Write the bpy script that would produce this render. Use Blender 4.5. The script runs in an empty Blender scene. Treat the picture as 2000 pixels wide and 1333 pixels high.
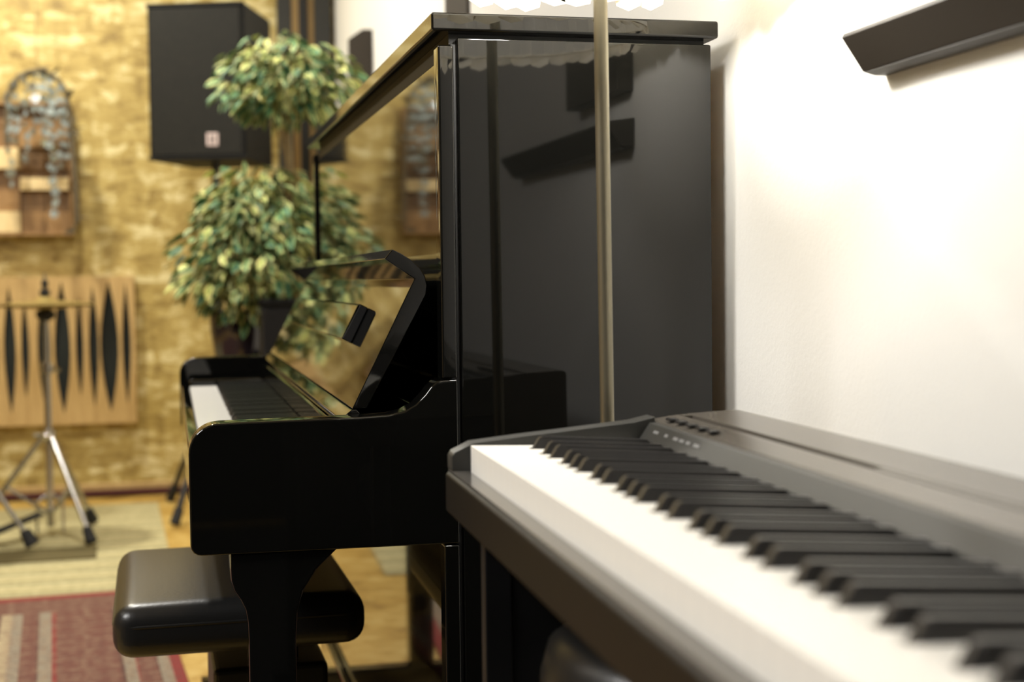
import bpy, bmesh, math, random
from mathutils import Vector, Matrix
R = math.radians
C = bpy.context.scene.collection
scn = bpy.context.scene
random.seed(7)

# ------------------------------------------------------------------ camera
cam_d = bpy.data.cameras.new('camera'); cam = bpy.data.objects.new('camera', cam_d); C.objects.link(cam)
yaw, pitch, roll = R(12.75), R(2.5), R(0.66)
F = Vector((math.sin(yaw)*math.cos(pitch), math.cos(yaw)*math.cos(pitch), -math.sin(pitch)))
R0 = Vector((math.cos(yaw), -math.sin(yaw), 0)); U0 = R0.cross(F)
Rt = R0*math.cos(roll) - U0*math.sin(roll); Up = Rt.cross(F)
cam.matrix_world = Matrix(((Rt.x, Up.x, -F.x, 0), (Rt.y, Up.y, -F.y, 0), (Rt.z, Up.z, -F.z, 0.914), (0, 0, 0, 1)))
cam_d.sensor_width = 36; cam_d.lens = 50.4; cam_d.clip_start = 0.02
cam_d.dof.use_dof = True; cam_d.dof.focus_distance = 1.68; cam_d.dof.aperture_fstop = 4.2
scn.camera = cam
# ------------------------------------------------------------------ view, world, lights
vs = scn.view_settings
vs.view_transform = 'Standard'; vs.look = 'None'; vs.gamma = 1; vs.exposure = 0.0; vs.use_curve_mapping = False
w = bpy.data.worlds.new('world'); scn.world = w; w.use_nodes = True
w.node_tree.nodes['Background'].inputs[0].default_value = (.9, .8, .6, 1)
w.node_tree.nodes['Background'].inputs[1].default_value = 0.02
def light(name, kind, loc, power, col, size=.1, target=None):
    l = bpy.data.lights.new(name, kind); o = bpy.data.objects.new(name, l); C.objects.link(o)
    l.energy = power; l.color = col; o.location = loc
    if kind == 'AREA':
        l.shape = 'DISK'; l.size = size
    else: l.shadow_soft_size = size
    if target is not None:
        o.rotation_euler = (Vector(target)-Vector(loc)).to_track_quat('-Z', 'Y').to_euler()
    return o
light('ceiling_or_fill_light', 'AREA', (-.40, 4.0, 2.76), 46, (1, .97, .90), .16, (-.4, 4.0, 0))
light('ceiling_or_fill_light', 'AREA', (-.75, 5.50, 2.76), 50, (1, .95, .81), .12, (-.75, 5.50, 0))
light('ceiling_or_fill_light', 'AREA', (-1.9, 1.0, 2.76), 118, (1, .98, .95), 1.1, (-1.9, 1.0, 0))  # added broad fill from the left, widened to soften the lampshade's shadow
light('ceiling_or_fill_light', 'AREA', (-2.4, 3.0, 2.76), 8, (1, .92, .78), .3, (-2.4, 3.0, 0))  # added weak fill over the open floor, out of view

# ------------------------------------------------------------------ materials
def srgb(r, g, b):
    f = lambda c: ((c/255)/12.92 if c/255 <= .04045 else ((c/255+.055)/1.055)**2.4)
    return (f(r), f(g), f(b), 1)
def mat(name, col, rough=.5, metal=0, coat=0, spec=.5, trans=None, emit=None):
    m = bpy.data.materials.new(name); m.use_nodes = True
    b = m.node_tree.nodes['Principled BSDF']
    b.inputs['Base Color'].default_value = col; b.inputs['Roughness'].default_value = rough
    b.inputs['Metallic'].default_value = metal; b.inputs['Coat Weight'].default_value = coat
    b.inputs['Coat Roughness'].default_value = .05; b.inputs['Specular IOR Level'].default_value = spec
    return m
class NT:
    def __init__(s, m): s.t = m.node_tree; s.b = s.t.nodes['Principled BSDF']
    def n(s, typ, **kw):
        nd = s.t.nodes.new(typ)
        for k, v in kw.items():
            if hasattr(nd, k) and k not in nd.inputs: setattr(nd, k, v)
            else: nd.inputs[k].default_value = v
        return nd
    def l(s, a, b): s.t.links.new(a, b)
    def coord(s, scale=(1, 1, 1), rot=(0, 0, 0), kind='Object'):
        tc = s.n('ShaderNodeTexCoord'); mp = s.n('ShaderNodeMapping'); s.l(tc.outputs[kind], mp.inputs[0])
        mp.inputs['Scale'].default_value = scale; mp.inputs['Rotation'].default_value = rot
        return mp.outputs[0]
    def ramp(s, fac, stops):
        r = s.n('ShaderNodeValToRGB'); s.l(fac, r.inputs[0]); e = r.color_ramp.elements
        while len(e) < len(stops): e.new(.5)
        for i, (p, c) in enumerate(stops): e[i].position = p; e[i].color = c
        return r.outputs[0]
    def mix(s, fac, a, b, mode='MIX'):
        x = s.n('ShaderNodeMix', data_type='RGBA', blend_type=mode)
        for v, i in ((fac, 0), (a, 6), (b, 7)):
            if hasattr(v, 'is_linked'): s.l(v, x.inputs[i])
            else: x.inputs[i].default_value = v
        return x.outputs[2]
    def math(s, op, a, b=0):
        x = s.n('ShaderNodeMath', operation=op)
        for v, i in ((a, 0), (b, 1)):
            if hasattr(v, 'is_linked'): s.l(v, x.inputs[i])
            else: x.inputs[i].default_value = v
        return x.outputs[0]
    def bump(s, h, st=.3, d=.01):
        x = s.n('ShaderNodeBump'); x.inputs['Strength'].default_value = st; x.inputs['Distance'].default_value = d
        s.l(h, x.inputs['Height']); s.l(x.outputs[0], s.b.inputs['Normal'])

def osb(name, dark, mid, light_, pale, rot=(0, 0, 0)):
    m = mat(name, mid, .55); t = NT(m)
    facs = []
    for i, (sc, rz) in enumerate((((9, 9, 30), .5), ((9, 9, 26), -.7), ((22, 22, 10), .15), ((12, 12, 34), .05))):
        v = t.n('ShaderNodeTexVoronoi', Scale=1.0); v.inputs['Randomness'].default_value = 1
        c = t.coord(sc, (rot[0], rot[1]+rz, rot[2]))
        nz = t.n('ShaderNodeTexNoise', Scale=.9); t.l(c, nz.inputs[0])
        cc = t.mix(.9, c, nz.outputs['Color'], 'ADD'); t.l(cc, v.inputs['Vector'])
        sp = t.n('ShaderNodeSeparateColor'); t.l(v.outputs['Color'], sp.inputs[0]); facs.append(sp.outputs[0])
    big = t.n('ShaderNodeTexNoise', Scale=1.0, Detail=2.0); t.l(t.coord((7, 7, 10), rot), big.inputs[0])
    a = t.math('MULTIPLY', t.math('ADD', t.math('ADD', facs[0], facs[1]), t.math('ADD', facs[2], facs[3])), .19)
    a = t.math('ADD', a, t.math('MULTIPLY', big.outputs[0], .30))
    fine = t.n('ShaderNodeTexNoise', Scale=1.0, Detail=4.0); t.l(t.coord((30, 30, 90), rot), fine.inputs[0])
    a = t.math('ADD', t.math('MULTIPLY', a, .8), t.math('MULTIPLY', fine.outputs[0], .2))
    col = t.ramp(a, [(.30, dark), (.44, mid), (.56, light_), (.70, pale)])
    t.l(col, t.b.inputs['Base Color']); t.bump(a, .35, .002)
    return m
M = {}
M['osb'] = osb('oriented_strand_board', srgb(130, 106, 50), srgb(164, 140, 74), srgb(183, 160, 92), srgb(222, 208, 154))
M['floor'] = osb('strand_board_floor', srgb(142, 108, 44), srgb(176, 140, 64), srgb(188, 154, 78), srgb(202, 172, 100), (R(90), 0, 0))
m = M['white'] = mat('white_plaster', srgb(236, 235, 230), .85); t = NT(m)
nz = t.n('ShaderNodeTexNoise', Scale=140.0, Detail=3.0); t.l(t.coord(), nz.inputs[0]); t.bump(nz.outputs[0], .15, .002)
M['near_dark'] = mat('darkened_near_wall', srgb(18, 17, 16), .95)  # unseen wall darkened so the piano's near faces mirror black
M['wall_l'] = mat('warm_grey_absorber', srgb(120, 104, 76), .9)
M['ceiling'] = mat('ceiling_paint', srgb(225, 215, 195), .9)
m = M['piano'] = mat('polished_ebony_lacquer', (.0035, .0035, .003, 1), .035, 0, 0, .5); t = NT(m)
nz = t.n('ShaderNodeTexNoise', Scale=900.0, Detail=1.0); t.l(t.coord(), nz.inputs[0])
r_ = t.ramp(nz.outputs[0], [(.68, (.035, .035, .035, 1)), (.8, (.16, .16, .16, 1))]); t.l(r_, t.b.inputs['Roughness'])
M['piano_inner'] = mat('matt_black_interior', (.006, .006, .006, 1), .6)
M['ivory'] = mat('white_key_plastic', srgb(248, 247, 242), .25, 0, .2)
M['ebony'] = mat('satin_black_key', (.012, .012, .012, 1), .28)
M['brass'] = mat('brass', srgb(200, 160, 80), .25, 1)
m = M['dig'] = mat('dark_grained_plastic', (.100, .089, .075, 1), .24); t = NT(m)  # colour lifted to carry the wall and lamp reflection on the deck
nz = t.n('ShaderNodeTexNoise', Scale=1500.0); t.l(t.coord(), nz.inputs[0]); t.bump(nz.outputs[0], .10, .0003)
M['dig_front'] = mat('brown_black_front_rail', (.005, .004, .003, 1), .5, 0, 0, .25)
M['dig_slope'] = mat('dark_grey_control_strip', (.030, .030, .027, 1), .5)
M['ledge'] = mat('smooth_grey_ledge', (.08, .075, .068, 1), .12)
M['stand'] = mat('black_laminate', (.010, .010, .011, 1), .4)
M['dig_key_black'] = mat('matt_black_digital_key', (.030, .029, .029, 1), .30)
M['dig_key_white'] = mat('white_digital_key', srgb(245, 243, 236), .35)
M['label'] = mat('white_print', srgb(165, 165, 165), .5)
M['chrome'] = mat('chrome', (.48, .47, .45, 1), .22, 1)
M['shiny'] = mat('polished_chrome', (.9, .9, .9, 1), .08, 1)
M['pole'] = mat('brushed_lamp_pole', srgb(136, 130, 112), .38, .8)
M['black_metal'] = mat('black_powder_coat', (.012, .012, .012, 1), .45)
M['rubber'] = mat('black_rubber', (.012, .012, .012, 1), .8)
m = M['leather'] = mat('black_leatherette', (.011, .011, .011, 1), .32, 0, 0, .38); t = NT(m)
vo = t.n('ShaderNodeTexNoise', Scale=220.0, Detail=3.0); t.l(t.coord(), vo.inputs[0]); t.bump(vo.outputs[0], .18, .001)
m = M['spk'] = mat('speaker_cabinet_paint', (.004, .004, .0035, 1), .6, 0, 0, .2); t = NT(m)
nz = t.n('ShaderNodeTexNoise', Scale=400.0); t.l(t.coord(), nz.inputs[0]); t.bump(nz.outputs[0], .5, .001)
m = M['grille'] = mat('perforated_speaker_grille', (.03, .028, .02, 1), .6, 0, 0, .2); t = NT(m)
vo = t.n('ShaderNodeTexVoronoi', Scale=220.0); t.l(t.coord(), vo.inputs['Vector'])
t.l(t.ramp(vo.outputs['Distance'], [(.25, (.003, .003, .003, 1)), (.5, (.018, .017, .013, 1))]), t.b.inputs['Base Color'])
M['badge'] = mat('pale_badge', srgb(215, 195, 190), .4)
def wood(name, a, b, sc=(8, 8, 1.2), rough=.5):
    m = mat(name, a, rough); t = NT(m)
    wv = t.n('ShaderNodeTexNoise', Scale=6.0, Detail=4.0); t.l(t.coord(sc), wv.inputs[0])
    t.l(t.ramp(wv.outputs[0], [(.3, a), (.7, b)]), t.b.inputs['Base Color']); return m
M['panel_wood'] = wood('pale_plywood', srgb(178, 146, 92), srgb(196, 164, 108))
M['block_brown'] = wood('brown_or_shaded_wood', srgb(104, 76, 42), srgb(138, 104, 62))  # also stands for the shade on recessed blocks
M['block_mid'] = wood('mid_block_wood', srgb(140, 106, 64), srgb(160, 124, 78))
M['block_pale_lit'] = wood('pale_lit_block_wood', srgb(216, 190, 136), srgb(232, 208, 158))  # end-grain colour with the light on proud blocks put in
M['felt_dark'] = mat('dark_green_black_felt', srgb(28, 32, 28), .9)
M['batten_dark'] = mat('dark_grey_board', srgb(44, 44, 42), .7)
M['wall_dark'] = mat('dark_brown_panel', srgb(50, 43, 34), .8)
M['shelf'] = mat('dark_shelf_laminate', srgb(50, 44, 36), .55)
M['cymbal'] = mat('cymbal_bronze', srgb(190, 168, 105), .38, .9)
M['trunk'] = wood('branch_bark', srgb(96, 78, 50), srgb(150, 128, 84), (20, 20, 3), .8)
M['pot'] = mat('glossy_dark_plum_glaze', (.02, .014, .02, 1), .12, 0, .6)
M['soil'] = mat('dark_potting_soil', srgb(40, 30, 22), .95)
M['glass'] = mat('silvery_glass_disc', srgb(200, 212, 212), .15, .2); M['glass'].node_tree.nodes['Principled BSDF'].inputs['Transmission Weight'].default_value = .6
M['twig'] = mat('grey_brown_twine', srgb(92, 82, 62), .9)
M['tag'] = mat('gold_sticker', srgb(170, 140, 80), .5)
def leafmat(name, edge, core):
    m = mat(name, core, .62, 0, 0, .35); t = NT(m)
    at = t.n('ShaderNodeAttribute', attribute_name='vein'); 
    nz = t.n('ShaderNodeTexNoise', Scale=60.0); t.l(t.coord(), nz.inputs[0])
    f = t.math('ADD', at.outputs['Fac'], t.math('MULTIPLY', t.math('SUBTRACT', nz.outputs[0], .5), .8))
    oi = t.n('ShaderNodeObjectInfo')
    hs = t.n('ShaderNodeHueSaturation'); t.l(t.math('ADD', t.math('MULTIPLY', oi.outputs['Random'], .5), .72), hs.inputs['Value'])
    t.l(t.ramp(f, [(.42, core), (.6, edge)]), hs.inputs['Color']); t.l(hs.outputs[0], t.b.inputs['Base Color'])
    return m
M['leaf_a'] = leafmat('variegated_leaf_green', srgb(206, 208, 140), srgb(66, 118, 74))
M['leaf_b'] = leafmat('variegated_leaf_yellow', srgb(236, 228, 150), srgb(146, 164, 84))
M['leaf_c'] = leafmat('leaf_deep_green', srgb(130, 160, 100), srgb(34, 88, 62))
M['leaf_d'] = leafmat('leaf_olive', srgb(168, 168, 110), srgb(110, 116, 66))
# shade paper: diffuse + translucent
m = bpy.data.materials.new('lamp_paper'); m.use_nodes = True; nt = m.node_tree; nt.nodes.clear()
o_ = nt.nodes.new('ShaderNodeOutputMaterial'); mx = nt.nodes.new('ShaderNodeMixShader'); d_ = nt.nodes.new('ShaderNodeBsdfDiffuse'); t_ = nt.nodes.new('ShaderNodeBsdfTranslucent')
d_.inputs[0].default_value = srgb(244, 240, 230); t_.inputs[0].default_value = srgb(250, 244, 228); mx.inputs[0].default_value = .68
nt.links.new(d_.outputs[0], mx.inputs[1]); nt.links.new(t_.outputs[0], mx.inputs[2]); nt.links.new(mx.outputs[0], o_.inputs[0]); M['paper'] = m
m = bpy.data.materials.new('lamp_bulb_glow'); m.use_nodes = True; nt = m.node_tree; nt.nodes.clear()
o_ = nt.nodes.new('ShaderNodeOutputMaterial'); e_ = nt.nodes.new('ShaderNodeEmission'); e_.inputs[0].default_value = (1, .96, .89, 1); e_.inputs[1].default_value = 300
nt.links.new(e_.outputs[0], o_.inputs[0]); M['bulb'] = m

# ------------------------------------------------------------------ helpers
def link(name, me, parent=None, label=None):
    o = bpy.data.objects.new(name, me); C.objects.link(o)
    if parent: o.parent = parent
    if label: o['label'] = label
    return o
def obj(name, bm, m, parent=None, label=None, smooth=None, loc=None):
    me = bpy.data.meshes.new(name); bmesh.ops.recalc_face_normals(bm, faces=bm.faces)
    bm.to_mesh(me); bm.free()
    for mm in (m if isinstance(m, list) else [m]): me.materials.append(mm)
    if smooth is not None:
        me.polygons.foreach_set('use_smooth', [True]*len(me.polygons))
        if smooth < 180:
            me.set_sharp_from_angle(angle=R(smooth))
    o = link(name, me, parent, label)
    if smooth in (30, 35, 40):                 # keep the broad faces optically flat beside their bevels
        md = o.modifiers.new('weighted_normal', 'WEIGHTED_NORMAL'); md.weight = 100; md.keep_sharp = True
    if loc: o.location = loc
    return o
def thing(name, label, cat, loc=(0, 0, 0), rz=0, group=None):
    o = bpy.data.objects.new(name, None); C.objects.link(o); o.location = loc; o.rotation_euler = (0, 0, rz)
    o['label'] = label; o['category'] = cat
    if group: o['group'] = group
    return o
def tag(o, label, cat, group=None):
    o['label'] = label; o['category'] = cat
    if group: o['group'] = group
    return o
def struct(o, label=None):
    o['kind'] = 'structure'
    if label: o['label'] = label
    return o
def box(x0, x1, y0, y1, z0, z1, bev=0, seg=2, bm=None):
    b = bm or bmesh.new(); n0 = len(b.verts)
    g = bmesh.ops.create_cube(b, size=1); vs_ = g['verts']
    for v in vs_: v.co = Vector(((x0+x1)/2+v.co.x*(x1-x0), (y0+y1)/2+v.co.y*(y1-y0), (z0+z1)/2+v.co.z*(z1-z0)))
    if bev:
        es = list({e for v in vs_ for e in v.link_edges})
        bmesh.ops.bevel(b, geom=es, offset=bev, segments=seg, profile=.5, affect='EDGES')
    return b
def prism(pts, y0, y1, bev=0, seg=2, axis='y', bm=None):
    """polygon in (x,z) extruded along y (or (x,y) along z when axis == 'z')"""
    b = bm or bmesh.new()
    mk = (lambda p, h: (p[0], h, p[1])) if axis == 'y' else ((lambda p, h: (p[0], p[1], h)) if axis == 'z' else (lambda p, h: (h, p[0], p[1])))
    lo = [b.verts.new(mk(p, y0)) for p in pts]; hi = [b.verts.new(mk(p, y1)) for p in pts]
    n = len(pts); f1 = b.faces.new(lo); f2 = b.faces.new(hi[::-1])
    for i in range(n): b.faces.new((lo[i], lo[(i+1) % n], hi[(i+1) % n], hi[i]))
    bmesh.ops.recalc_face_normals(b, faces=b.faces)
    if bev:
        es = list(f1.edges)+list(f2.edges)
        for i in range(n):
            a = Vector(pts[i])-Vector(pts[i-1]); c = Vector(pts[(i+1) % n])-Vector(pts[i])
            if a.angle(c) > R(35):
                e = b.edges.get((lo[i], hi[i])); es.append(e)
        bmesh.ops.bevel(b, geom=list(set(es)), offset=bev, segments=seg, profile=.5, affect='EDGES')
    return b
def tube(pts, r, seg=12, bm=None, cap=True):
    b = bm or bmesh.new(); rings = []
    pts = [Vector(p) for p in pts]; rr = r if isinstance(r, (list, tuple)) else [r]*len(pts)
    prev = None
    for i, p in enumerate(pts):
        d = (pts[min(i+1, len(pts)-1)]-pts[max(i-1, 0)]).normalized()
        if prev is None:
            u = d.orthogonal().normalized()
        else: u = (prev-d*prev.dot(d)).normalized()
        prev = u; v = d.cross(u)
        rings.append([b.verts.new(p+(u*math.cos(2*math.pi*k/seg)+v*math.sin(2*math.pi*k/seg))*rr[i]) for k in range(seg)])
    for a, c in zip(rings, rings[1:]):
        for k in range(seg): b.faces.new((a[k], a[(k+1) % seg], c[(k+1) % seg], c[k]))
    if cap: b.faces.new(rings[0][::-1]); b.faces.new(rings[-1])
    return b
def lathe(prof, seg=32, bm=None, c=(0, 0)):
    b = bm or bmesh.new(); rings = []
    for r, z in prof: rings.append([b.verts.new((c[0]+max(r, 1e-4)*math.cos(2*math.pi*k/seg), c[1]+max(r, 1e-4)*math.sin(2*math.pi*k/seg), z)) for k in range(seg)])
    for a, d in zip(rings, rings[1:]):
        for k in range(seg): b.faces.new((a[k], a[(k+1) % seg], d[(k+1) % seg], d[k]))
    b.faces.new(rings[0][::-1]); b.faces.new(rings[-1])
    return b
def holed_plate(outer, holes, depth, name, m, parent):
    """flat board with shaped openings, lying in (x,z), thickness along y"""
    cu = bpy.data.curves.new(name, 'CURVE'); cu.dimensions = '2D'; cu.fill_mode = 'BOTH'; cu.extrude = depth/2
    for pl in [outer]+holes:
        s = cu.splines.new('POLY'); s.points.add(len(pl)-1); s.use_cyclic_u = True
        for p, q in zip(s.points, pl): p.co = (q[0], q[1], 0, 1)
    tmp = bpy.data.objects.new('tmp', cu); C.objects.link(tmp)
    dg = bpy.context.evaluated_depsgraph_get(); me = bpy.data.meshes.new_from_object(tmp.evaluated_get(dg))
    bpy.data.objects.remove(tmp); bpy.data.curves.remove(cu)
    me.transform(Matrix.Rotation(R(90), 4, 'X')); me.materials.clear(); me.materials.append(m)
    return link(name, me, parent)

# ------------------------------------------------------------------ room
XR, YF, XL, YB, H = .66, 6.40, -3.4, -2.2, 2.8
struct(obj('floor', box(XL, XR, YB, YF, -.05, 0), M['floor']), 'warm yellow strand board floor')
struct(obj('ceiling', box(XL, XR, YB, YF, H, H+.05), M['ceiling']))
struct(obj('wall_right', box(XR, XR+.1, YB-.1, YF+.1, -.05, H+.05), M['white']), 'white plaster wall behind the piano')
struct(obj('wall_far', box(XL, XR, YF, YF+.1, -.05, H+.05), M['osb']), 'golden oriented strand board wall')
struct(obj('wall_left', box(XL-.1, XL, YB-.1, YF+.1, -.05, H+.05), M['wall_l']))
struct(obj('wall_near', box(XL, XR, YB-.1, YB, -.05, H+.05), M['near_dark']))
struct(obj('baseboard_far', box(XL, .40, YF-.022, YF, 0, .05, .004), M['panel_wood']), 'low pale wooden skirting along the strand board wall')
for i, (a, b_, d, mm) in enumerate(((.407, .469, .05, 'batten_dark'), (.469, .501, .03, 'panel_wood'), (.501, .541, .05, 'piano_inner'), (.541, .568, .03, 'panel_wood'), (.568, .64, .06, 'batten_dark'))):
    struct(obj('trim_%d' % (i+1), box(a, b_, YF-d, YF, 0, H, .003), M[mm]))

# ------------------------------------------------------------------ keyboards
BLACK = {1, 4, 6, 9, 11}                      # semitones above A that are black
def make_keys(parent, y_end, pitch_, x0, ztop, L, Lf, mw, mb, bw, bh, bx1, zlow, drop=0, gap=.0005, kb=.0008, run=.006, tilt=0):
    """y_end: the bass end; x0 front of the white keys; Lf: free front length"""
    tones = list(range(88)); wi = 0; whites = {}
    for s in tones:
        if (s % 12) not in BLACK: whites[s] = wi; wi += 1
    cache = {}
    def bcen(s):                               # centre of a black key, measured from the bass end
        k = s % 12; off = {1: .0, 4: -.0022, 6: .0022, 9: -.003, 11: 0}[k]
        # semitone 1 = A#, 4 = C#, 6 = D#, 9 = F#, 11 = G#
        off = {1: .0025, 4: -.0022, 6: .0022, 9: -.003, 11: 0}[k]
        return (whites[s-1]+1)*pitch_+off
    hb = bw/2+.0012
    for s, i in whites.items():
        a, c = i*pitch_+gap, (i+1)*pitch_-gap
        la = bcen(s-1)+hb if s > 0 and (s-1) % 12 in BLACK else a
        lc = bcen(s+1)-hb if s < 87 and (s+1) % 12 in BLACK else c
        key = (round(la-a, 5), round(c-lc, 5))
        if key not in cache:
            P = [(x0, -gap), (x0+Lf, -gap)]
            if la > a: P.append((x0+Lf, -(la-i*pitch_)))
            P += [(x0+L, -(la-i*pitch_)), (x0+L, -(lc-i*pitch_))]
            if lc < c: P.append((x0+Lf, -(lc-i*pitch_)))
            P += [(x0+Lf, -(pitch_-gap)), (x0, -(pitch_-gap))]
            pk = prism(P, zlow, ztop, kb, 1, 'z')
            for v in pk.verts: v.co.z -= tilt*(v.co.x-x0)
            o = obj('white_key', pk, mw, parent); cache[key] = o.data
        else: o = link('white_key', cache[key], parent)
        o.location = (0, y_end-i*pitch_, 0)
    bmk = bmesh.new(); h2 = bw/2; t2 = h2-.0010
    z0, z1 = ztop-.004, ztop+bh
    xs = x0+Lf+.0008
    vs_ = [bmk.verts.new(p) for p in ((xs, -h2, z0), (xs, h2, z0), (bx1, h2, z0), (bx1, -h2, z0), (xs+run, -t2, z1-.0008), (xs+run, t2, z1-.0008), (bx1, t2, z1-drop), (bx1, -t2, z1-drop))]
    for f in ((0, 1, 2, 3), (4, 7, 6, 5), (0, 4, 5, 1), (1, 5, 6, 2), (2, 6, 7, 3), (3, 7, 4, 0)): bmk.faces.new([vs_[k] for k in f])
    es = [e for e in bmk.edges if all(v.co.z > ztop+.002 for v in e.verts) or (e.verts[0].co.x < xs+.012 and e.verts[1].co.x < xs+.012 and abs(e.verts[0].co.z-e.verts[1].co.z) > .004)]
    bmesh.ops.bevel(bmk, geom=es, offset=.0012, segments=2, affect='EDGES')
    first = None
    for s in tones:
        if (s % 12) in BLACK:
            if first is None:
                for v in bmk.verts: v.co.z -= tilt*(v.co.x-x0)
                first = obj('black_key', bmk, mb, parent, smooth=40); o = first
            else: o = link('black_key', first.data, parent)
            o.location = (0, y_end-bcen(s), 0)

# ------------------------------------------------------------------ upright piano
P = thing('upright_piano', 'tall polished black upright piano with open key lid against the white wall', 'piano', (0, 1.65, 0), R(.65))
PB = M['piano']; W = 1.5
obj('lid', box(.281, .633, -.010, W+.010, 1.201, 1.222, .003, 3), PB, P, smooth=40)
obj('lid_batten', box(.305, .622, .012, W-.012, 1.1885, 1.2008), M['piano_inner'], P)
for y0, y1, s in ((0, .03, 1), (W-.03, W, -1)):
    sd = obj('side_panel', box(.313, .627, y0, y1, .02, 1.195, .002), PB, P, smooth=40)
    obj('side_stile', box(.290, .3085, y0, y1, .797, 1.186, .0025, 3), PB, P, smooth=40)
    obj('side_stile', box(.290, .3085, y0, y1, .02, .6005, .0025, 3), PB, P, smooth=40)
    ys = sorted((y0+.006*s if s > 0 else y1-.006, y1-.004 if s > 0 else y0+.004))
    obj('groove_fillet', box(.306, .316, ys[0], ys[1], .02, 1.188), M['piano_inner'], P)
obj('upper_panel', box(.296, .312, .0305, W-.0305, .745, 1.172, .001), PB, P, 'glossy upper front panel that mirrors the golden wall')
obj('panel_rail', box(.300, .312, .0305, W-.0305, 1.172, 1.1885), M['piano_inner'], P)
obj('back_board', box(.60, .622, .0305, W-.0305, .05, 1.18), M['block_brown'], P)
obj('lower_panel', box(.298, .312, .0305, W-.0305, .16, .600, .001), PB, P)
obj('bottom_board', box(.285, .60, .0305, W-.0305, .03, .155, .003), PB, P)
obj('key_bed', box(.020, .296, .041, W-.041, .604, .655, .001), PB, P)
obj('key_slip', box(.000, .0175, .041, W-.041, .606, .698, .003, 3), PB, P, smooth=40)
# side arms
def arc(cx, cz, r, a0, a1, n): return [(cx+r*math.cos(R(a0+(a1-a0)*i/n)), cz+r*math.sin(R(a0+(a1-a0)*i/n))) for i in range(n+1)]
arm = arc(.010, .6155, .012, 270, 180, 4) + arc(.032, .7195, .034, 180, 90, 9)
arm[-1] = (.034, .7537)
arm += [(.10, .7545), (.19, .7555), (.226, .757), (.244, .7605), (.258, .768), (.2695, .7795), (.276, .788), (.283, .794), (.291, .796), (.3088, .7965), (.3088, .602)]
for y0, y1 in ((-.0006, .040), (W-.040, W+.0006)):
    obj('arm', prism(arm, y0, y1, .0028, 3), PB, P, smooth=40)
    # key block beside the keys
for y0, y1 in ((.041, .136), (W-.136, W-.041)):
    obj('key_block', box(.0178, .165, y0, y1, .655, .713, .004, 3), PB, P, smooth=40)
make_keys(P, W-.1395, .0235, .0178, .700, .146, .050, M['ivory'], M['ebony'], .0108, .011, .1655, .676)
obj('name_board', box(.167, .1735, .041, W-.041, .655, .742, .001), PB, P)
obj('hinge_rail', prism([(.174, .743), (.192, .743), (.198, .756), (.194, .7605), (.188, .7605), (.175, .750)], .043, W-.043, .001), PB, P, 'long glossy rail along the foot of the key lid', smooth=40)
fb = [(.189, .7615), (.266, .915), (.2305, .939), (.240, .9505), (.252, .9445), (.264, .9365), (.273, .928), (.279, .918), (.2815, .907), (.280, .896), (.2065, .7615)]
FB = obj('key_lid', prism(fb, .045, W-.045, .0012, 2), PB, P, 'open key lid leaning back, with a bent lip along its top', smooth=35)
# music ledge folded against the key lid
A = Vector((.189, .7615)); u = (Vector((.266, .915))-A).normalized(); n_ = Vector((-u.y, u.x))
if n_.x > 0: n_ = -n_
def fp(s, h): q = A+u*s+n_*h; return (q.x, q.y)
obj('music_ledge', prism([fp(.074, .0005), fp(.128, .0005), fp(.128, .012), (fp(.125, .0145)), fp(.074, .0145)], .315, W-.315, .001), M['piano'], FB, 'folded music ledge with a dull black end')
obj('ledge_end', prism([fp(.0755, .0015), fp(.1265, .0015), fp(.1265, .0115), fp(.0755, .0135)], .311, .3148), M['rubber'], FB)
# toe legs
leg = [(.042, .6035), (.042, .585), (.0425, .572), (.046, .560), (.053, .549), (.058, .538), (.0605, .522), (.061, .505), (.061, .03), (.115, .03), (.115, .50), (.117, .53), (.124, .556), (.140, .58), (.165, .6035)]
for y0, y1 in ((.004, .048), (W-.048, W-.004)):
    L_ = obj('leg', prism(leg, y0, y1, .003, 2), PB, P, smooth=40)
    obj('toe_block', box(.03, .30, y0, y1, .0, .06, .004), PB, P)
for k, yy in enumerate((.65, .75, .85)):
    pd = bmesh.new(); prism([(yy-.02, .10), (yy+.02, .10), (yy+.012, .0)] and [(.17, .055), (.30, .075), (.30, .083), (.17, .065), (.155, .058)], yy-.02, yy+.02, .002, 2, 'y', pd)
    obj('pedal', pd, M['brass'], P)

# ------------------------------------------------------------------ digital piano
D = thing('digital_piano', 'slim dark digital piano with white keys filling the lower right corner', 'piano', (.256, 1.335, 0), R(-.8))
LEN = 1.326
obj('front_rail', prism([(-.020, .695), (-.008, .6835), (.03, .6835), (.03, .722), (-.001, .726), (-.001, .7318), (-.0175, .7318), (-.020, .729)], -LEN, 0, .0012), M['dig_front'], D, 'dull brown-black rail under the key fronts')
obj('ledge_strip', box(-.0178, -.0008, -LEN+.002, -.002, .732, .7345, .0008), M['ledge'], D, 'smooth ledge just below the key fronts')
cheek = [(-.018, .7348), (-.018, .748), (-.015, .7525), (.002, .7605), (.05, .7655), (.096, .7695), (.160, .7755), (.181, .780), (.181, .72), (.0, .72)]
for y0, y1 in ((-.024, .001), (-LEN-.001, -LEN+.078)):
    obj('end_cheek', prism(cheek, y0, y1, .002, 2), M['dig_slope'], D, smooth=40)
make_keys(D, -.0255, .0235, 0.0, .7585, .162, .050, M['dig_key_white'], M['dig_key_black'], .0108, .0120, .1645, .7285, .0042, .00018, .0003, .0095, .030)
obj('control_slope', prism([(.164, .745), (.1645, .7595), (.1745, .774), (.181, .7745), (.181, .745)], -LEN+.078, -.024, .0006), M['dig_slope'], D, 'sloping control strip behind the keys')
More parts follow.
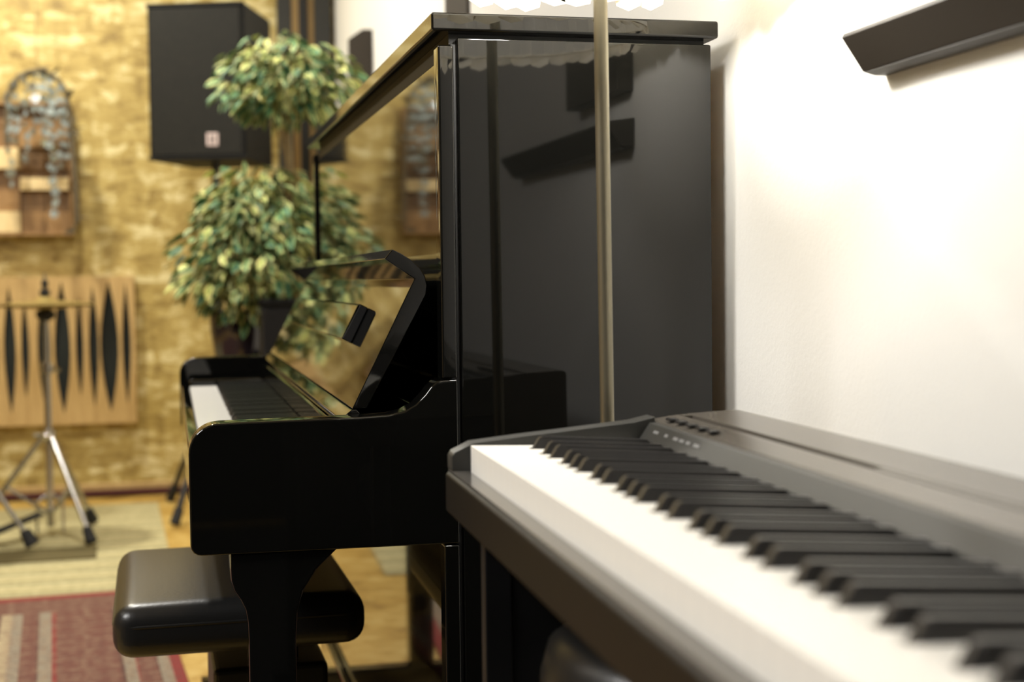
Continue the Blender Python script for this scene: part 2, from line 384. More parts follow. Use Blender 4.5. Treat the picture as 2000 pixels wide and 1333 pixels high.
obj('rear_deck', prism([(.1812, .69), (.1812, .7748), (.205, .7780), (.2125, .7788), (.2127, .7715), (.2203, .7715), (.2205, .7795), (.262, .7815), (.2745, .7815), (.279, .778), (.28, .69)], -LEN, 0, .0009), M['dig'], D, 'flat rear deck with a long slot', smooth=30)
# the slot runs only part of the way: fill the rest flush
obj('slot_cover', box(.2129, .2201, -LEN+.005, -.42, .7718, .7791), M['dig'], D)
obj('slot_cover', box(.2129, .2201, -.018, -.002, .7718, .7791), M['dig'], D)
obj('bottom_shell', box(.03, .275, -LEN+.002, -.002, .684, .722), M['stand'], D)
obj('socket_recess', box(.264, .2805, -LEN+.2, -.50, .7780, .7790), M['stand'], D)
for i in range(5):                    # buttons on the slope/deck at the bass end
    y = -.045-.028*i
    obj('button', box(.186, .1955, y-.007, y+.007, .7772, .7800, .0012), M['stand'], D, 'small black button')
for i, (ln, yy) in enumerate(((.014, -.052), (.009, -.085), (.012, -.110), (.012, -.127), (.010, -.145), (.014, -.165))):
    pr = bmesh.new(); vs_ = [pr.verts.new(p) for p in ((.1692, yy, .7672), (.1692, yy-ln, .7672), (.1709, yy-ln, .7697), (.1709, yy, .7697))]
    pr.faces.new(vs_); bmesh.ops.solidify(pr, geom=pr.faces[:], thickness=.0006)
    obj('printed_caption', pr, M['label'], D)
# ------------------------------------------------------------------ stand of the digital piano
S = thing('keyboard_stand', 'black laminate stand carrying the digital piano', 'stand', (.256, 1.335, .0085), R(-.8))
for y0 in (-.065, -LEN+.05):
    obj('side_board', box(.004, .030, y0, y0+.018, .0, .6745, .002), M['stand'], S)
    obj('side_board', box(.0305, .25, y0+.002, y0+.016, .03, .6745, .002), M['stand'], S)
    obj('foot', box(-.03, .29, y0-.012, y0+.03, .0, .029, .004), M['stand'], S)
obj('cross_rail', box(.20, .218, -LEN+.07, -.068, .20, .42, .002), M['stand'], S)
obj('top_rail', box(.05, .25, -LEN+.07, -.068, .645, .6745, .002), M['stand'], S)

# ------------------------------------------------------------------ floor lamp between the pianos
LX, LY = .416, 1.405
Lm = thing('floor_lamp', 'floor lamp on a slim metal pole with a white paper petal shade', 'lamp', (LX, LY, .0085))
obj('base', lathe([(.11, 0), (.11, .012), (.10, .02), (.012, .026)], 40), M['pole'], Lm, smooth=40)
po = tube([(.006, 0, .02), (.001, 0, .75), (-.003, 0, 1.26), (-.003, 0, 1.60)], .0073, 20)
obj('pole', po, M['pole'], Lm, smooth=40)
obj('bulb_holder', lathe([(.012, 1.340), (.021, 1.343), (.021, 1.37), (.014, 1.373)], 20, c=(-.003, 0)), M['black_metal'], Lm, smooth=40)
bl = obj('bulb', lathe([(.006, 1.271), (.020, 1.278), (.029, 1.300), (.022, 1.323), (.012, 1.339)], 20, c=(-.003, 0)), M['bulb'], Lm, smooth=80)
sh = bmesh.new(); NP = 72; prof = [(.198, 1.243), (.196, 1.30), (.186, 1.38), (.165, 1.46), (.14, 1.52)]
rings = []
for r, z in prof: rings.append([sh.verts.new(((r+(.003 if k % 2 else -.003))*math.cos(2*math.pi*k/NP), (r+(.003 if k % 2 else -.003))*math.sin(2*math.pi*k/NP), z)) for k in range(NP)])
for a, c in zip(rings, rings[1:]):
    for k in range(NP): sh.faces.new((a[k], a[(k+1) % NP], c[(k+1) % NP], c[k]))
obj('shade', sh, M['paper'], Lm, 'white pleated paper shade')
obj('rim_ring', tube([(.199*math.cos(2*math.pi*k/48), .199*math.sin(2*math.pi*k/48), 1.243) for k in range(49)], .0015, 8), M['paper'], Lm)
for k in range(3):
    a = 2*math.pi*k/3+.5
    obj('spoke', tube([(-.003+.006*math.cos(a), .006*math.sin(a), 1.50), (.147*math.cos(a), .147*math.sin(a), 1.50)], .0015, 8), M['black_metal'], Lm)
rnd = random.Random(3)
for k in range(44):
    a = 2*math.pi*k/44; wd = .0145+rnd.random()*.004; ln = .012+rnd.random()*.014; sk = (rnd.random()-.5)*.014; tw = (rnd.random()-.3)*.012
    pb = bmesh.new(); vs_ = [pb.verts.new(p) for p in ((0, -wd, 0), (0, wd, 0), (tw, wd*.9+sk, -ln*.7), (tw*.8, sk, -ln), (0, -wd*.9+sk, -ln*.8))]
    pb.faces.new(vs_); bmesh.ops.solidify(pb, geom=pb.faces[:], thickness=.0005)
    pt = obj('paper_petal', pb, M['paper'], Lm); pt.location = (.2*math.cos(a), .2*math.sin(a), 1.243); pt.rotation_euler = (0, 0, a)

for ch in Lm.children:
    if not ch.name.startswith('base'): ch.location.z -= .0085

# ------------------------------------------------------------------ wall shelf, panels on the white wall
sf = thing('wall_shelf', 'dark narrow shelf fixed to the white wall at the top right', 'shelf', (.66, 1.277, 0))
obj('board', prism([(-.045, 1.140), (-.0225, 1.108), (-.001, 1.108), (-.001, 1.150), (-.043, 1.144)], -.66, 0, .0008), M['shelf'], sf)
obj('lip', prism([(-.0225, 1.1072), (-.012, 1.1045), (-.001, 1.1045), (-.001, 1.1078), (-.0222, 1.1078)], -.66, -.004), M['shelf'], sf)
tag(obj('wall_panel', prism([(.575, .9), (.6595, .9), (.6595, 1.80), (.625, 1.80), (.575, 1.765)], 5.09, 5.12, .002), M['wall_dark']), 'narrow dark board standing out from the white wall beyond the piano', 'panel')
tag(obj('wall_strip', box(.652, .6595, 3.32, 3.61, 1.30, 2.45, .002), M['wall_dark']), 'dark upright strip on the white wall just above the piano top', 'panel')

tag(obj('wall_board', box(.635, .6595, 1.0, 1.272, 1.19, 1.85, .002), M['wall_dark']), 'dark board on the white wall just over the shelf, seen mirrored in the piano side', 'panel')

# ------------------------------------------------------------------ piano bench
B = thing('piano_bench', 'black leatherette piano bench pushed halfway under the keyboard', 'bench', (.058, 2.180, .012), R(1.5))
cu = bmesh.new(); hx, hy = .170, .225; nx, ny = 26, 30
def se(t): return abs(t)**1
grid = []
def cush(u, v):
    # superellipse plan with soft crown
    x = u*hx; y = v*hy
    e = max(0, 1-max(abs(u), abs(v))**8)
    z = .437+.036*(1-abs(u)**6)**.5*(1-abs(v)**7)**.5
    return (x, y, z)
top = [[None]*(ny+1) for _ in range(nx+1)]
bx = box(-hx, hx, -hy, hy, .397, .470, 0)
bmesh.ops.bevel(bx, geom=bx.edges[:], offset=.031, segments=7, profile=.55, affect='EDGES')
bmesh.ops.subdivide_edges(bx, edges=[e for e in bx.edges if e.calc_length() > .05], cuts=14, use_grid_fill=True)
for v in bx.verts:
    if v.co.z > .445:
        cr = (1-(v.co.x/hx)**2)*(1-(v.co.y/hy)**2); v.co.z += .007*max(0, cr)
    for s in (-1, 1):                      # soft pucker under the side bolsters
        pass
obj('cushion', bx, M['leather'], B, 'soft black cushion with rolled edges', smooth=180)
hx -= .003; hy -= .003
pp = []
for cx_, cy_, a0 in ((hx-.03, hy-.03, 0), (-hx+.03, hy-.03, 90), (-hx+.03, -hy+.03, 180), (hx-.03, -hy+.03, 270)):
    pp += [(cx_+.031*math.cos(R(a0+18*q)), cy_+.031*math.sin(R(a0+18*q)), .443) for q in range(6)]
pp.append(pp[0])
obj('piping', tube(pp, .0028, 8), M['leather'], B, smooth=60)
obj('seat_frame', box(-.06, .12, -.10, .19, .372, .391, .003), M['stand'], B)
obj('pedestal', box(-.035, .13, -.10, .12, .03, .345, .008, 3), M['stand'], B)
obj('lift_mechanism', box(.03, .09, -.06, .08, .345, .3715), M['black_metal'], B)
obj('foot', box(-.12, .16, -.17, -.12, -.012, .03, .004), M['stand'], B); obj('foot', box(-.12, .16, .13, .18, -.0015, .03, .004), M['stand'], B)
obj('foot_bar', box(-.02, .10, -.12, .13, 0, .029, .003), M['stand'], B)

# black stool below the digital piano
T = thing('drum_stool', 'round black padded stool tucked under the digital piano', 'stool', (.42, 1.08, .0385))
obj('seat', lathe([(.10, .505), (.135, .51), (.15, .53), (.152, .555), (.145, .58), (.12, .595), (.0, .60)], 36), M['leather'], T, smooth=60)
obj('column', tube([(0, 0, -.02), (0, 0, .505)], .014), M['black_metal'], T, smooth=40)
for k in range(3):
    a = R(30+120*k); obj('leg', tube([(0, 0, .20), (.17*math.cos(a), .17*math.sin(a), -.018)], .009), M['black_metal'], T, smooth=40)

# ------------------------------------------------------------------ rugs
def rugmat_persian():
    m = mat('red_patterned_wool', srgb(110, 50, 45), .95); t = NT(m)
    tc = t.n('ShaderNodeTexCoord'); sx = t.n('ShaderNodeSeparateXYZ'); t.l(tc.outputs['Object'], sx.inputs[0])
    d = t.math('MULTIPLY', sx.outputs[0], -1); dy = t.math('MULTIPLY', sx.outputs[1], -1)
    red, grey, brn, crm, drk = srgb(128, 46, 42), srgb(138, 128, 110), srgb(106, 66, 54), srgb(168, 152, 120), srgb(84, 54, 46)
    r = t.n('ShaderNodeValToRGB'); r.color_ramp.interpolation = 'CONSTANT'
    st = [(0, red), (.027, grey), (.052, drk), (.057, brn), (.100, red), (.105, grey), (.132, drk), (.137, brn), (.285, red), (.293, grey), (.325, drk), (.331, brn), (.370, grey), (.395, crm), (.425, drk), (.435, brn), (.70, red), (.72, brn)]
    e = r.color_ramp.elements
    while len(e) < len(st): e.new(.5)
    for i, (p, c) in enumerate(st): e[i].position = p; e[i].color = c
    t.l(d, r.inputs[0])
    # ornaments
    vo = t.n('ShaderNodeTexVoronoi', Scale=11.0, feature='DISTANCE_TO_EDGE', Randomness=.25); t.l(t.coord(), vo.inputs['Vector'])
    v2 = t.n('ShaderNodeTexVoronoi', Scale=24.0, Randomness=.5); t.l(t.coord(), v2.inputs['Vector'])
    nz = t.n('ShaderNodeTexNoise', Scale=70.0, Detail=3.0); t.l(t.coord(), nz.inputs[0])
    orn = t.math('ADD', t.math('MULTIPLY', t.math('LESS_THAN', vo.outputs[0], .08), .45), t.math('MULTIPLY', t.math('LESS_THAN', v2.outputs[0], .33), .55))
    isred = t.math('LESS_THAN', d, .027)
    orn = t.math('MULTIPLY', orn, t.math('SUBTRACT', 1, isred))
    c = t.mix(t.math('MULTIPLY', orn, .6), r.outputs[0], srgb(142, 118, 94))
    c = t.mix(t.math('MULTIPLY', t.math('LESS_THAN', nz.outputs[0], .46), .35), c, srgb(88, 58, 50))
    # end border: red edge then mottled band without stripes
    mott = t.mix(t.math('MULTIPLY', orn, .5), brn, srgb(146, 118, 96))
    mott = t.mix(t.math('MULTIPLY', nz.outputs[0], .5), mott, srgb(105, 82, 66))
    c = t.mix(t.math('LESS_THAN', dy, .22), c, mott)
    c = t.mix(t.math('LESS_THAN', dy, .05), c, red)
    t.l(c, t.b.inputs['Base Color']); t.bump(nz.outputs[0], .6, .003)
    return m
def rugmat_stripe():
    m = mat('cream_striped_flatweave', srgb(196, 184, 130), .95); t = NT(m)
    tc = t.n('ShaderNodeTexCoord'); sx = t.n('ShaderNodeSeparateXYZ'); t.l(tc.outputs['Object'], sx.inputs[0])
    f = t.math('FRACT', t.math('MULTIPLY', sx.outputs[1], 6.2))
    c = t.ramp(f, [(.0, srgb(184, 172, 124)), (.30, srgb(190, 180, 134)), (.42, srgb(150, 144, 104)), (.5, srgb(126, 124, 96)), (.58, srgb(180, 168, 120)), (.8, srgb(166, 156, 112)), (.92, srgb(182, 172, 126))])
    nz = t.n('ShaderNodeTexNoise', Scale=50.0, Detail=3.0); t.l(t.coord((1, 1, 1)), nz.inputs[0])
    c = t.mix(.25, c, t.ramp(nz.outputs[0], [(.35, srgb(130, 120, 88)), (.65, srgb(220, 210, 165))]))
    t.l(c, t.b.inputs['Base Color']); t.bump(nz.outputs[0], .5, .003)
    return m
o = obj('persian_rug', box(-1.9, 0, -1.93, 0, 0, .010, .003), rugmat_persian(), None); o.location = (-.105, 4.345, .0); o.rotation_euler = (0, 0, R(5))
tag(o, 'red and brown patterned wool rug in front of the bench', 'rug')
o = obj('striped_rug', box(-2.3, 0, -1.72, 0, 0, .006, .002), rugmat_stripe(), None); o.location = (-.135, 6.08, 0); o.rotation_euler = (0, 0, R(3))
tag(o, 'cream flatwoven rug with faint stripes under the drum stands', 'rug')
o = obj('stand_strip', box(-1.9, 0, -.22, 0, 0, .006, .002), mat('dark_olive_strip', srgb(92, 82, 48), .95)); o.location = (-.32, 5.10, .0065); o.rotation_euler = (0, 0, R(3))  # flat dark olive strip across the striped rug
tag(o, 'dark olive strip under the feet of the drum stands', 'mat')
o = obj('rug_roll', tube([(-2.3, 6.30, .018), (-.6, 6.31, .018), (.0, 6.335, .016)], .016, 10), mat('dark_maroon_cloth', srgb(70, 32, 28), .95))
tag(o, 'thin dark maroon cloth roll lying along the foot of the far wall', 'cloth')

o = obj('added_carpet', box(-2.6, .62, -2.1, 1.52, 0, .008, .003), mat('added_charcoal_carpet', srgb(30, 29, 28), .95))  # unseen; laid so the floor mirrored in the piano stays dark
tag(o, 'unseen charcoal floor cover added to darken the reflection in the piano', 'added_carpet')

# ------------------------------------------------------------------ grooved acoustic panel
G = thing('grooved_panel', 'pale wooden acoustic panel with pointed dark slots on the far wall', 'panel', (-.220, 6.34, .316))
PW, PH = .98, .628
def lens(cx, z0, z1, hw, n=9):
    zc = (z0+z1)/2; hh = (z1-z0)/2; pr = []
    for i in range(n+1): s = -1+2*i/n; pr.append((cx+hw*(1-abs(s)**1.7), zc+hh*s))
    return pr + [(cx-hw*(1-abs(s)**1.7), zc+hh*s) for s in [1-2*i/n for i in range(1, n)]]
pxm = (.942-.314)/(835-538)     # metres per image row of my measurements
slots = [(245, 551, 802, 9), (212, 545, 814, 18.5), (181, 554, 805, 10), (154, 577, 782, 8), (121, 546, 816, 16), (86, 553, 808, 13), (50, 577, 785, 8), (21, 555, 814, 12), (-10, 547, 806, 9), (-42, 549, 814, 18), (-76, 556, 805, 10), (-105, 578, 784, 8), (-138, 548, 815, 16)]
holes = [lens(-(262-x)*pxm, (835-b_)*pxm, (835-a)*pxm, hw*pxm) for x, a, b_, hw in slots]
pl = holed_plate([(-PW, 0), (0, 0), (0, PH), (-PW, PH)], holes, .014, 'slotted_board', M['panel_wood'], G)
fr = bmesh.new()
for a in ((-PW, 0, .0, .016), (-PW, 0, PH-.016, PH), (-PW, -PW+.016, .016, PH-.016), (-.016, 0, .016, PH-.016)):
    box(a[0], a[1], .0075, .059, a[2], a[3], bm=fr)
obj('box_frame', fr, M['panel_wood'], G)
obj('backing_felt', box(-PW+.017, -.017, .03, .04, .017, PH-.017), M['felt_dark'], G, 'dark felt behind the slots')

# ------------------------------------------------------------------ block diffuser
K = thing('block_diffuser', 'brown wooden sound diffuser of square blocks hung above the grooved panel', 'diffuser', (-.461, 6.31, 1.118))
cw, chh = .1005, .0925
obj('back_plate', box(-.62, 0, .070, .0895, 0, .556), M['block_brown'], K)
for a in ((-.62, 0, 0, .012), (-.62, 0, .544, .556)): obj('frame_rail', box(a[0], a[1], 0, .07, a[2], a[3]), M['block_mid'], K)
for a in (-.012, -.62): obj('frame_stile', box(a, a+.012, 0, .07, .0122, .5438), M['block_mid'], K)
rb = random.Random(11)
pale = {(2, 0), (2, 3), (1, 2), (0, 2), (4, 1), (5, 4), (3, 5)}; midc = {(0, 0), (1, 0), (2, 1), (3, 2), (1, 4), (4, 4), (0, 4), (5, 0)}
for c_ in range(6):
    for r__ in range(6):
        xx = -.0125-c_*(.595/6)-.0; zz = .0125+r__*(.531/6)
        k = (c_, r__); h = .066 if k in pale else (.045 if k in midc else .018+rb.random()*.02)
        if k in {(1, 2), (0, 2)}: z1_ = zz+.05
        else: z1_ = zz+.531/6-.002
        mm = M['block_pale_lit'] if k in pale else (M['block_mid'] if k in midc else M['block_brown'])  # proud blocks take the lit tone, recessed ones the shaded brown
        bb = obj('block', box(xx-.595/6+.002, xx-.001, .0695-h, .0697, zz, z1_, .001, 1), mm, K)
        if k in {(1, 2), (0, 2)}: bb['label'] = 'pale half-height block'

# ------------------------------------------------------------------ hanging mobile of glass discs
Hm = thing('hanging_mobile', 'hanging mobile of twine hoop and silvery glass discs in front of the block diffuser', 'mobile', (-.575, 6.15, 1.78))
hoop = [(.115*math.cos(R(a))*1.02, 0, -.13+.13*math.sin(R(a))) for a in range(180, -1, -15)]
hoop = [(-.125, 0, -.30)]+hoop+[(.13, .0, -.28), (.140, 0, -.46), (.142, 0, -.62)]
obj('hoop', tube(hoop, .010, 8), M['twig'], Hm, smooth=60)
obj('cord', tube([(0, 0, 0), (0, .03, .62)], .0015, 6), M['twig'], Hm)
rm = random.Random(5)
dm = lathe([(.0, -.0015), (.018, -.0015), (.018, .0015), (.0, .0015)], 12)
first = None
for xs, n_, zt in ((-.115, 9, -.08), (-.085, 6, -.04), (-.05, 8, -.02), (-.015, 6, -.0), (.02, 7, .0), (.045, 9, -.01), (.055, 13, -.02), (.085, 8, -.05), (.105, 6, -.1)):
    obj('strand', tube([(xs, 0, zt), (xs, 0, zt-.045*n_)], .0009, 5), M['twig'], Hm)
    for i in range(n_):
        if first is None: first = obj('glass_disc', dm, M['glass'], Hm); dd = first
        else: dd = link('glass_disc', first.data, Hm)
        dd.location = (xs+(rm.random()-.5)*.014, (rm.random()-.5)*.02, zt-.02-.045*i); dd.rotation_euler = (R(90)+(rm.random()-.5)*.9, 0, rm.random()*2.4-1.2)
        s = .6+rm.random()*.6; dd.scale = (s, s, 1)
first = None
def leaf_mesh(L, Wd, fold=.25):
    b = bmesh.new(); lay = b.verts.layers.float.new('vein'); st = ((0, .12), (.25, .8), (.5, 1), (.78, .62), (1, .03))
    rows = []
    for tt, ww in st:
        zc = -.18*L*tt*tt
        rows.append([b.verts.new((L*tt, s*ww*Wd/2, zc+abs(s)*fold*ww*Wd/2)) for s in (-1, -.5, 0, .5, 1)])
        for v, s in zip(rows[-1], (1, .45, .1, .45, 1)): v[lay] = s
    for a, c in zip(rows, rows[1:]):
        for k in range(4): b.faces.new((a[k], a[k+1], c[k+1], c[k]))
    return b
gl = leaf_mesh(.05, .024)
for i in range(26):
    if first is None: first = obj('dry_leaf', gl, M['twig'], Hm); dd = first
    else: dd = link('dry_leaf', first.data, Hm)
    q = Vector(hoop[rm.randrange(1, len(hoop))]); q2 = Vector(hoop[max(0, len(hoop)-1-rm.randrange(4))]) if i % 2 else q
    dd.location = q2+Vector(((rm.random()-.5)*.02, (rm.random()-.5)*.02, (rm.random()-.5)*.12)); dd.rotation_euler = (rm.random()*6, rm.random()*6, rm.random()*6)

# ------------------------------------------------------------------ PA speaker and its stand
SS = thing('speaker_stand', 'black tripod stand holding up the loudspeaker', 'stand', (.12, 5.72, 0.001))
obj('pole', tube([(0, 0, .18), (0, 0, .95)], .019), M['black_metal'], SS, smooth=40)
obj('upper_pole', tube([(0, 0, .95), (0, 0, 1.376)], .016), M['black_metal'], SS, smooth=40)
obj('collar', lathe([(.026, .90), (.030, .91), (.030, .96), (.024, .97)], 20), M['black_metal'], SS, smooth=40)
hub = obj('leg_hub', lathe([(.024, .52), (.03, .53), (.03, .58), (.024, .59)], 20), M['black_metal'], SS, smooth=40)
for fx, fy in ((-.205, .385), (-.182, -.262), (.36, -.10)):
    lg = obj('leg', tube([(.02*fx/.4, .02*fy/.4, .55), (fx*.97, fy*.97, .03)], .0125, 10), M['black_metal'], SS, smooth=40)
    obj('rubber_foot', tube([(fx*.90, fy*.90, .066), (fx, fy, .012)], [.018, .020], 10), M['rubber'], lg)
    obj('brace', tube([(0, 0, .22), (fx*.5, fy*.5, .286)], .007, 8), M['black_metal'], SS)
SP = thing('loudspeaker', 'black loudspeaker raised on a stand beside the leafy plant', 'speaker', (.052, 5.60, 1.378), R(-19))
sw, sd_, shh = .190, .41, .592
obj('cabinet', prism([(-sw, 0), (sw, 0), (sw*.93, sd_), (-sw*.8, sd_)], 0, shh, .008, 2, 'z'), M['spk'], SP, smooth=40)
obj('grille', box(-sw+.014, sw-.014, -.006, -.0005, .018, shh-.016, .003), M['grille'], SP, 'dark perforated steel grille')
bd = obj('badge', box(.038, .082, -.0085, -.0062, .052, .100, .001), M['badge'], SP, 'small pale square badge')
obj('badge_mark', box(.050, .056, -.0098, -.0086, .060, .092), M['rubber'], bd)
obj('badge_mark', box(.064, .070, -.0098, -.0086, .060, .092), M['rubber'], bd)
for z in (.0, shh-.013):
    obj('trim_bar', box(-sw-.001, sw+.001, -.009, -.0005, z, z+.014, .002), M['spk'], SP)
obj('pole_socket', tube([(.03, .12, -.0), (.03, .12, -.001)], .02), M['black_metal'], SP)

# ------------------------------------------------------------------ hi-hat and a second drum stand
hx_, hy_ = -.492, 5.34
HH = thing('hi_hat', 'pair of bronze hi-hat cymbals on a chrome tripod stand with pedal', 'cymbals', (hx_, hy_, .0065))
obj('tube', tube([(0, 0, .04), (0, 0, .60)], .0125, 14), M['chrome'], HH, smooth=40)
obj('upper_tube', tube([(0, 0, .60), (0, 0, .80)], .009, 14), M['chrome'], HH, smooth=40)
obj('rod', tube([(0, 0, .80), (0, 0, .945)], .0035, 10), M['chrome'], HH, smooth=40)
obj('memory_lock', lathe([(.014, .345), (.024, .35), (.024, .385), (.014, .39)], 20), M['chrome'], HH, smooth=40)
obj('wing_bolt', tube([(-.02, -.01, .37), (-.05, -.02, .37)], [.006, .009], 10), M['chrome'], HH, smooth=40)
obj('glint_ball', lathe([(.002, .353), (.012, .358), (.017, .368), (.012, .379), (.002, .384)], 16, c=(-.004, -.036)), M['shiny'], HH, smooth=80)  # polished ball added to catch the memory lock's highlight
obj('height_clamp', lathe([(.013, .585), (.022, .59), (.022, .625), (.012, .63)], 20), M['chrome'], HH, smooth=40)
obj('wing_bolt', tube([(.015, -.01, .605), (.045, -.02, .60)], [.006, .009], 10), M['chrome'], HH, smooth=40)
obj('cymbal_seat', lathe([(.012, .775), (.030, .785), (.034, .80), (.03, .812), (.01, .815)], 24), M['rubber'], HH, smooth=40)
obj('bottom_cymbal', lathe([(.175, .829), (.10, .822), (.03, .818), (.012, .812), (.012, .8135), (.03, .8195), (.10, .8235), (.175, .8305)], 48), M['cymbal'], HH, smooth=60)
obj('top_cymbal', lathe([(.175, .833), (.10, .842), (.035, .847), (.022, .858), (.006, .862), (.006, .8635), (.022, .8595), (.036, .8485), (.10, .8435), (.175, .8345)], 48), M['cymbal'], HH, smooth=60)
obj('clutch', lathe([(.010, .864), (.018, .868), (.018, .885), (.008, .888), (.012, .905), (.012, .92), (.006, .922)], 20), M['rubber'], HH, smooth=40)
for a in (-56, 62, 182):
    c_, s_ = math.cos(R(a)), math.sin(R(a))
    lg = obj('leg', tube([(.022*c_, .022*s_, .36), (.27*c_, .27*s_, .028)], .0095, 10), M['chrome'], HH, smooth=40)
    obj('rubber_foot', tube([(.245*c_, .245*s_, .062), (.275*c_, .275*s_, .014)], [.016, .022], 10), M['rubber'], lg)
    obj('brace', tube([(.012*c_, .012*s_, .09), (.15*c_, .15*s_, .19)], .006, 8), M['chrome'], HH)
for dx in (-.045, .045): obj('radius_rod', tube([(dx, -.02, .018), (dx, -.01, .13), (0, 0, .16)], .005, 8), M['chrome'], HH)
ft = obj('footboard', prism([(-.32, .02), (-.04, .085), (-.04, .095), (-.32, .030)], -.026, .026, .003, 2, 'x'), M['rubber'], HH, 'black pedal footboard')
ft.rotation_euler = (0, 0, R(-52))
obj('heel_plate', box(-.04, .04, -.36, -.30, .0, .022, .002), M['rubber'], HH).rotation_euler = (0, 0, R(-52))
CS = thing('cymbal_stand', 'chrome drum stand at the left edge, only one black-footed leg in view', 'stand', (-.80, 5.20, .0128))
obj('tube', tube([(0, 0, .05), (0, 0, 1.0)], .0125, 14), M['chrome'], CS, smooth=40)
for a in (-23, 97, 217):
    c_, s_ = math.cos(R(a)), math.sin(R(a)); r_l = .285
    lg = obj('leg', tube([(.02*c_, .02*s_, .40), (.17*c_, .17*s_, .19), (r_l*c_, r_l*s_, .03)], .0085, 10), M['chrome'], CS, smooth=40)
    obj('rubber_foot', tube([((r_l-.02)*c_, (r_l-.02)*s_, .062), ((r_l+.01)*c_, (r_l+.01)*s_, .014)], [.018, .026], 10), M['rubber'], lg)
cs_c = obj('cymbal', lathe([(.20, .985), (.12, .992), (.03, 1.0), (.0, 1.006), (.0, 1.008), (.03, 1.002), (.12, .994), (.20, .987)], 40), M['cymbal'], CS, smooth=60)

# ------------------------------------------------------------------ plant, its stand and the case beside it
PS = thing('plant_stand', 'small black stand under the potted plant behind the piano', 'stand', (.20, 4.41, 0))
PS.scale = (1.1, 1.1, .653/.70)
obj('top', box(-.13, .12, -.12, .12, .68, .70, .004), M['black_metal'], PS)
obj('column', tube([(0, 0, .02), (0, 0, .6795)], .022), M['black_metal'], PS, smooth=40)
obj('base', lathe([(.10, 0), (.10, .012), (.09, .0195), (.02, .0198)], 32), M['black_metal'], PS, smooth=40)
PC = thing('black_case', 'small upright black box standing right of the plant pot', 'box', (.2475, 4.18, 0))
PC.scale = (1.22, 1.22, .993)
obj('body', box(-.035, .06, -.05, .06, 0, .845, .006), M['stand'], PC)
obj('case_lid', box(-.04, .065, -.055, .065, .846, .870, .005), M['spk'], PC)
PL = thing('variegated_ficus', 'artificial ficus with two balls of variegated leaves in a glossy dark pot', 'plant', (.1525, 4.392, .653))
PL.scale = (1.22, 1.22, 1.22)
obj('pot', lathe([(.045, 0), (.062, .03), (.070, .09), (.073, .135), (.070, .142), (.062, .138), (.058, .10), (.02, .095)], 36), M['pot'], PL, 'glossy dark glazed pot', smooth=50)
obj('soil', lathe([(.0, .098), (.061, .10), (.061, .112), (.0, .118)], 24), M['soil'], PL)
tr = [(0, 0, .11), (.05, 0, .18), (.10, .0, .25), (.115, 0, .36), (.130, .01, .48), (.125, 0, .58), (.125, 0, .70)]
obj('trunk', tube(tr, [.012, .011, .010, .010, .010, .009, .006], 10), M['trunk'], PL, smooth=60)
tw2 = [(p[0]+.014*math.cos(i*1.9), p[1]+.014*math.sin(i*1.9), p[2]) for i, p in enumerate([Vector(tr[0]).lerp(Vector(tr[1]), .5)]+tr[1:])]
obj('trunk', tube(tw2, .007, 8), M['trunk'], PL, 'second thinner stem twisted round the first', smooth=60)
rp = random.Random(21)
crowns = [((.125, 0, .705), (.165, .15, .115), 1), ((.055, -.03, .385), (.150, .15, .12), 1), ((.03, -.05, .255), (.185, .16, .16), 1.6)]
def crown_pt(shell):
    c, r, _ = crowns[rp.choices((0, 1, 2), (1.15, .8, 1.25))[0]]
    while True:
        v = Vector((rp.uniform(-1, 1), rp.uniform(-1, 1), rp.uniform(-1, 1)))
        if .02 < v.length <= 1: break
    v = v.normalized()*(rp.uniform(*shell))
    if v.z < -.3: v.z *= .8
    return Vector(c)+Vector((v.x*r[0], v.y*r[1], v.z*r[2])), v, Vector(c)
tb = bmesh.new()
for k in range(46):
    p, v, c = crown_pt((.7, .95)); s = Vector(c)+Vector((.03, .02, -.06))
    ax = Vector((.127, 0, min(.66, max(.2, p.z-.05))))
    mid = ax.lerp(p, .5)+Vector((0, 0, .03)); tube([ax, mid, p], [.0035, .0025, .0015], 5, tb)
tw = obj('twigs', tb, M['trunk'], PL); tw['kind'] = 'stuff'
variants = []
for (L, Wd), mk in (((.042, .020), 'leaf_a'), ((.036, .018), 'leaf_b'), ((.045, .022), 'leaf_c'), ((.034, .017), 'leaf_d'), ((.036, .017), 'leaf_a'), ((.041, .019), 'leaf_b')):
    me = bpy.data.meshes.new('leaf'); b = leaf_mesh(L, Wd); b.to_mesh(me); b.free(); me.materials.append(M[mk])
    me.polygons.foreach_set('use_smooth', [True]*len(me.polygons)); variants.append(me)
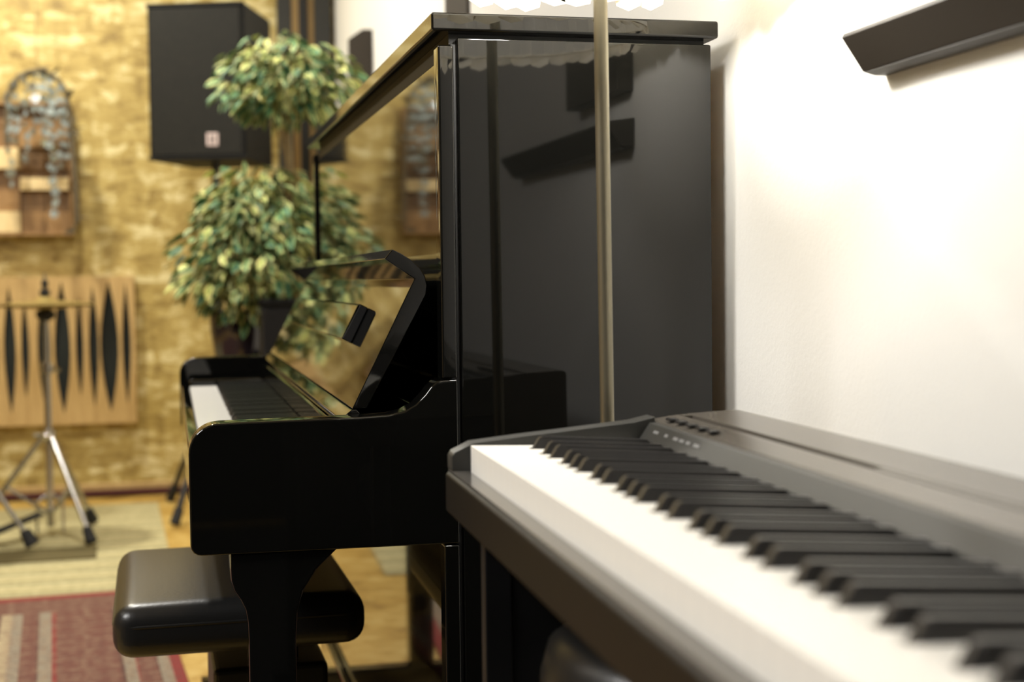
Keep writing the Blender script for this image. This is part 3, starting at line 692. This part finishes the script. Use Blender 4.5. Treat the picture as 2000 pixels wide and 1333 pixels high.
def leaf_rot(v):
    d = Vector((v.x, v.y, v.z*.4-.55+rp.uniform(-.3, .3)))+Vector((rp.uniform(-.5, .5), rp.uniform(-.5, .5), 0)); d.normalize()
    q = d.to_track_quat('X', 'Z'); return (q.to_matrix().to_4x4() @ Matrix.Rotation(rp.uniform(-1, 1), 4, 'X'))
for k in range(300):
    while True:
        p, v, c = crown_pt((.86, 1.1))
        if v.y < .35: break
    o = link('leaf', variants[rp.choices(range(6), (5, 4, 4, 4, 3, 3))[0]], PL)
    o.matrix_local = Matrix.Translation(p) @ leaf_rot(v)
fb_ = bmesh.new(); idx = {}
me_all = bpy.data.meshes.new('foliage')
for mi in range(4):
    for k in range((640, 560, 420, 520)[mi]):
        p, v, c = crown_pt((.35, 1.02)); mt = Matrix.Translation(p) @ leaf_rot(v)
        src = variants[mi]; n0 = len(fb_.verts)
        vv = [fb_.verts.new(mt @ x.co) for x in src.vertices]
        for pg in src.polygons:
            f = fb_.faces.new([vv[i] for i in pg.vertices]); f.material_index = mi; f.smooth = True
lay = fb_.verts.layers.float.new('vein'); nv = len(variants[0].vertices)
fb_.verts.ensure_lookup_table()
pat = [1, .45, .1, .45, 1]*5
for i, v in enumerate(fb_.verts): v[lay] = pat[i % nv]
fb_.to_mesh(me_all); fb_.free()
for k in ('leaf_a', 'leaf_b', 'leaf_c', 'leaf_d'): me_all.materials.append(M[k])
fo = link('foliage', me_all, PL); fo['kind'] = 'stuff'

# ------------------------------------------------------------------ ceiling lamps and two added fills (their light sources are set at the top)
for x, y, r, lb in ((-.40, 4.0, .10, 'round ceiling lamp above the piano bench'), (-.75, 5.50, .10, 'round ceiling lamp near the strand board wall'), (-1.9, 1.0, .56, 'large round fill lamp added left of the digital piano'), (-2.4, 3.0, .17, 'unseen round fill lamp over the open floor')):
    cl = thing('ceiling_or_fill_lamp', lb, 'lamp', (x, y, H))
    obj('housing', lathe([(r+.02, -.03), (r+.025, -.001)], 32), M['label'], cl, smooth=40)  # housings of the last two only dress the added fills
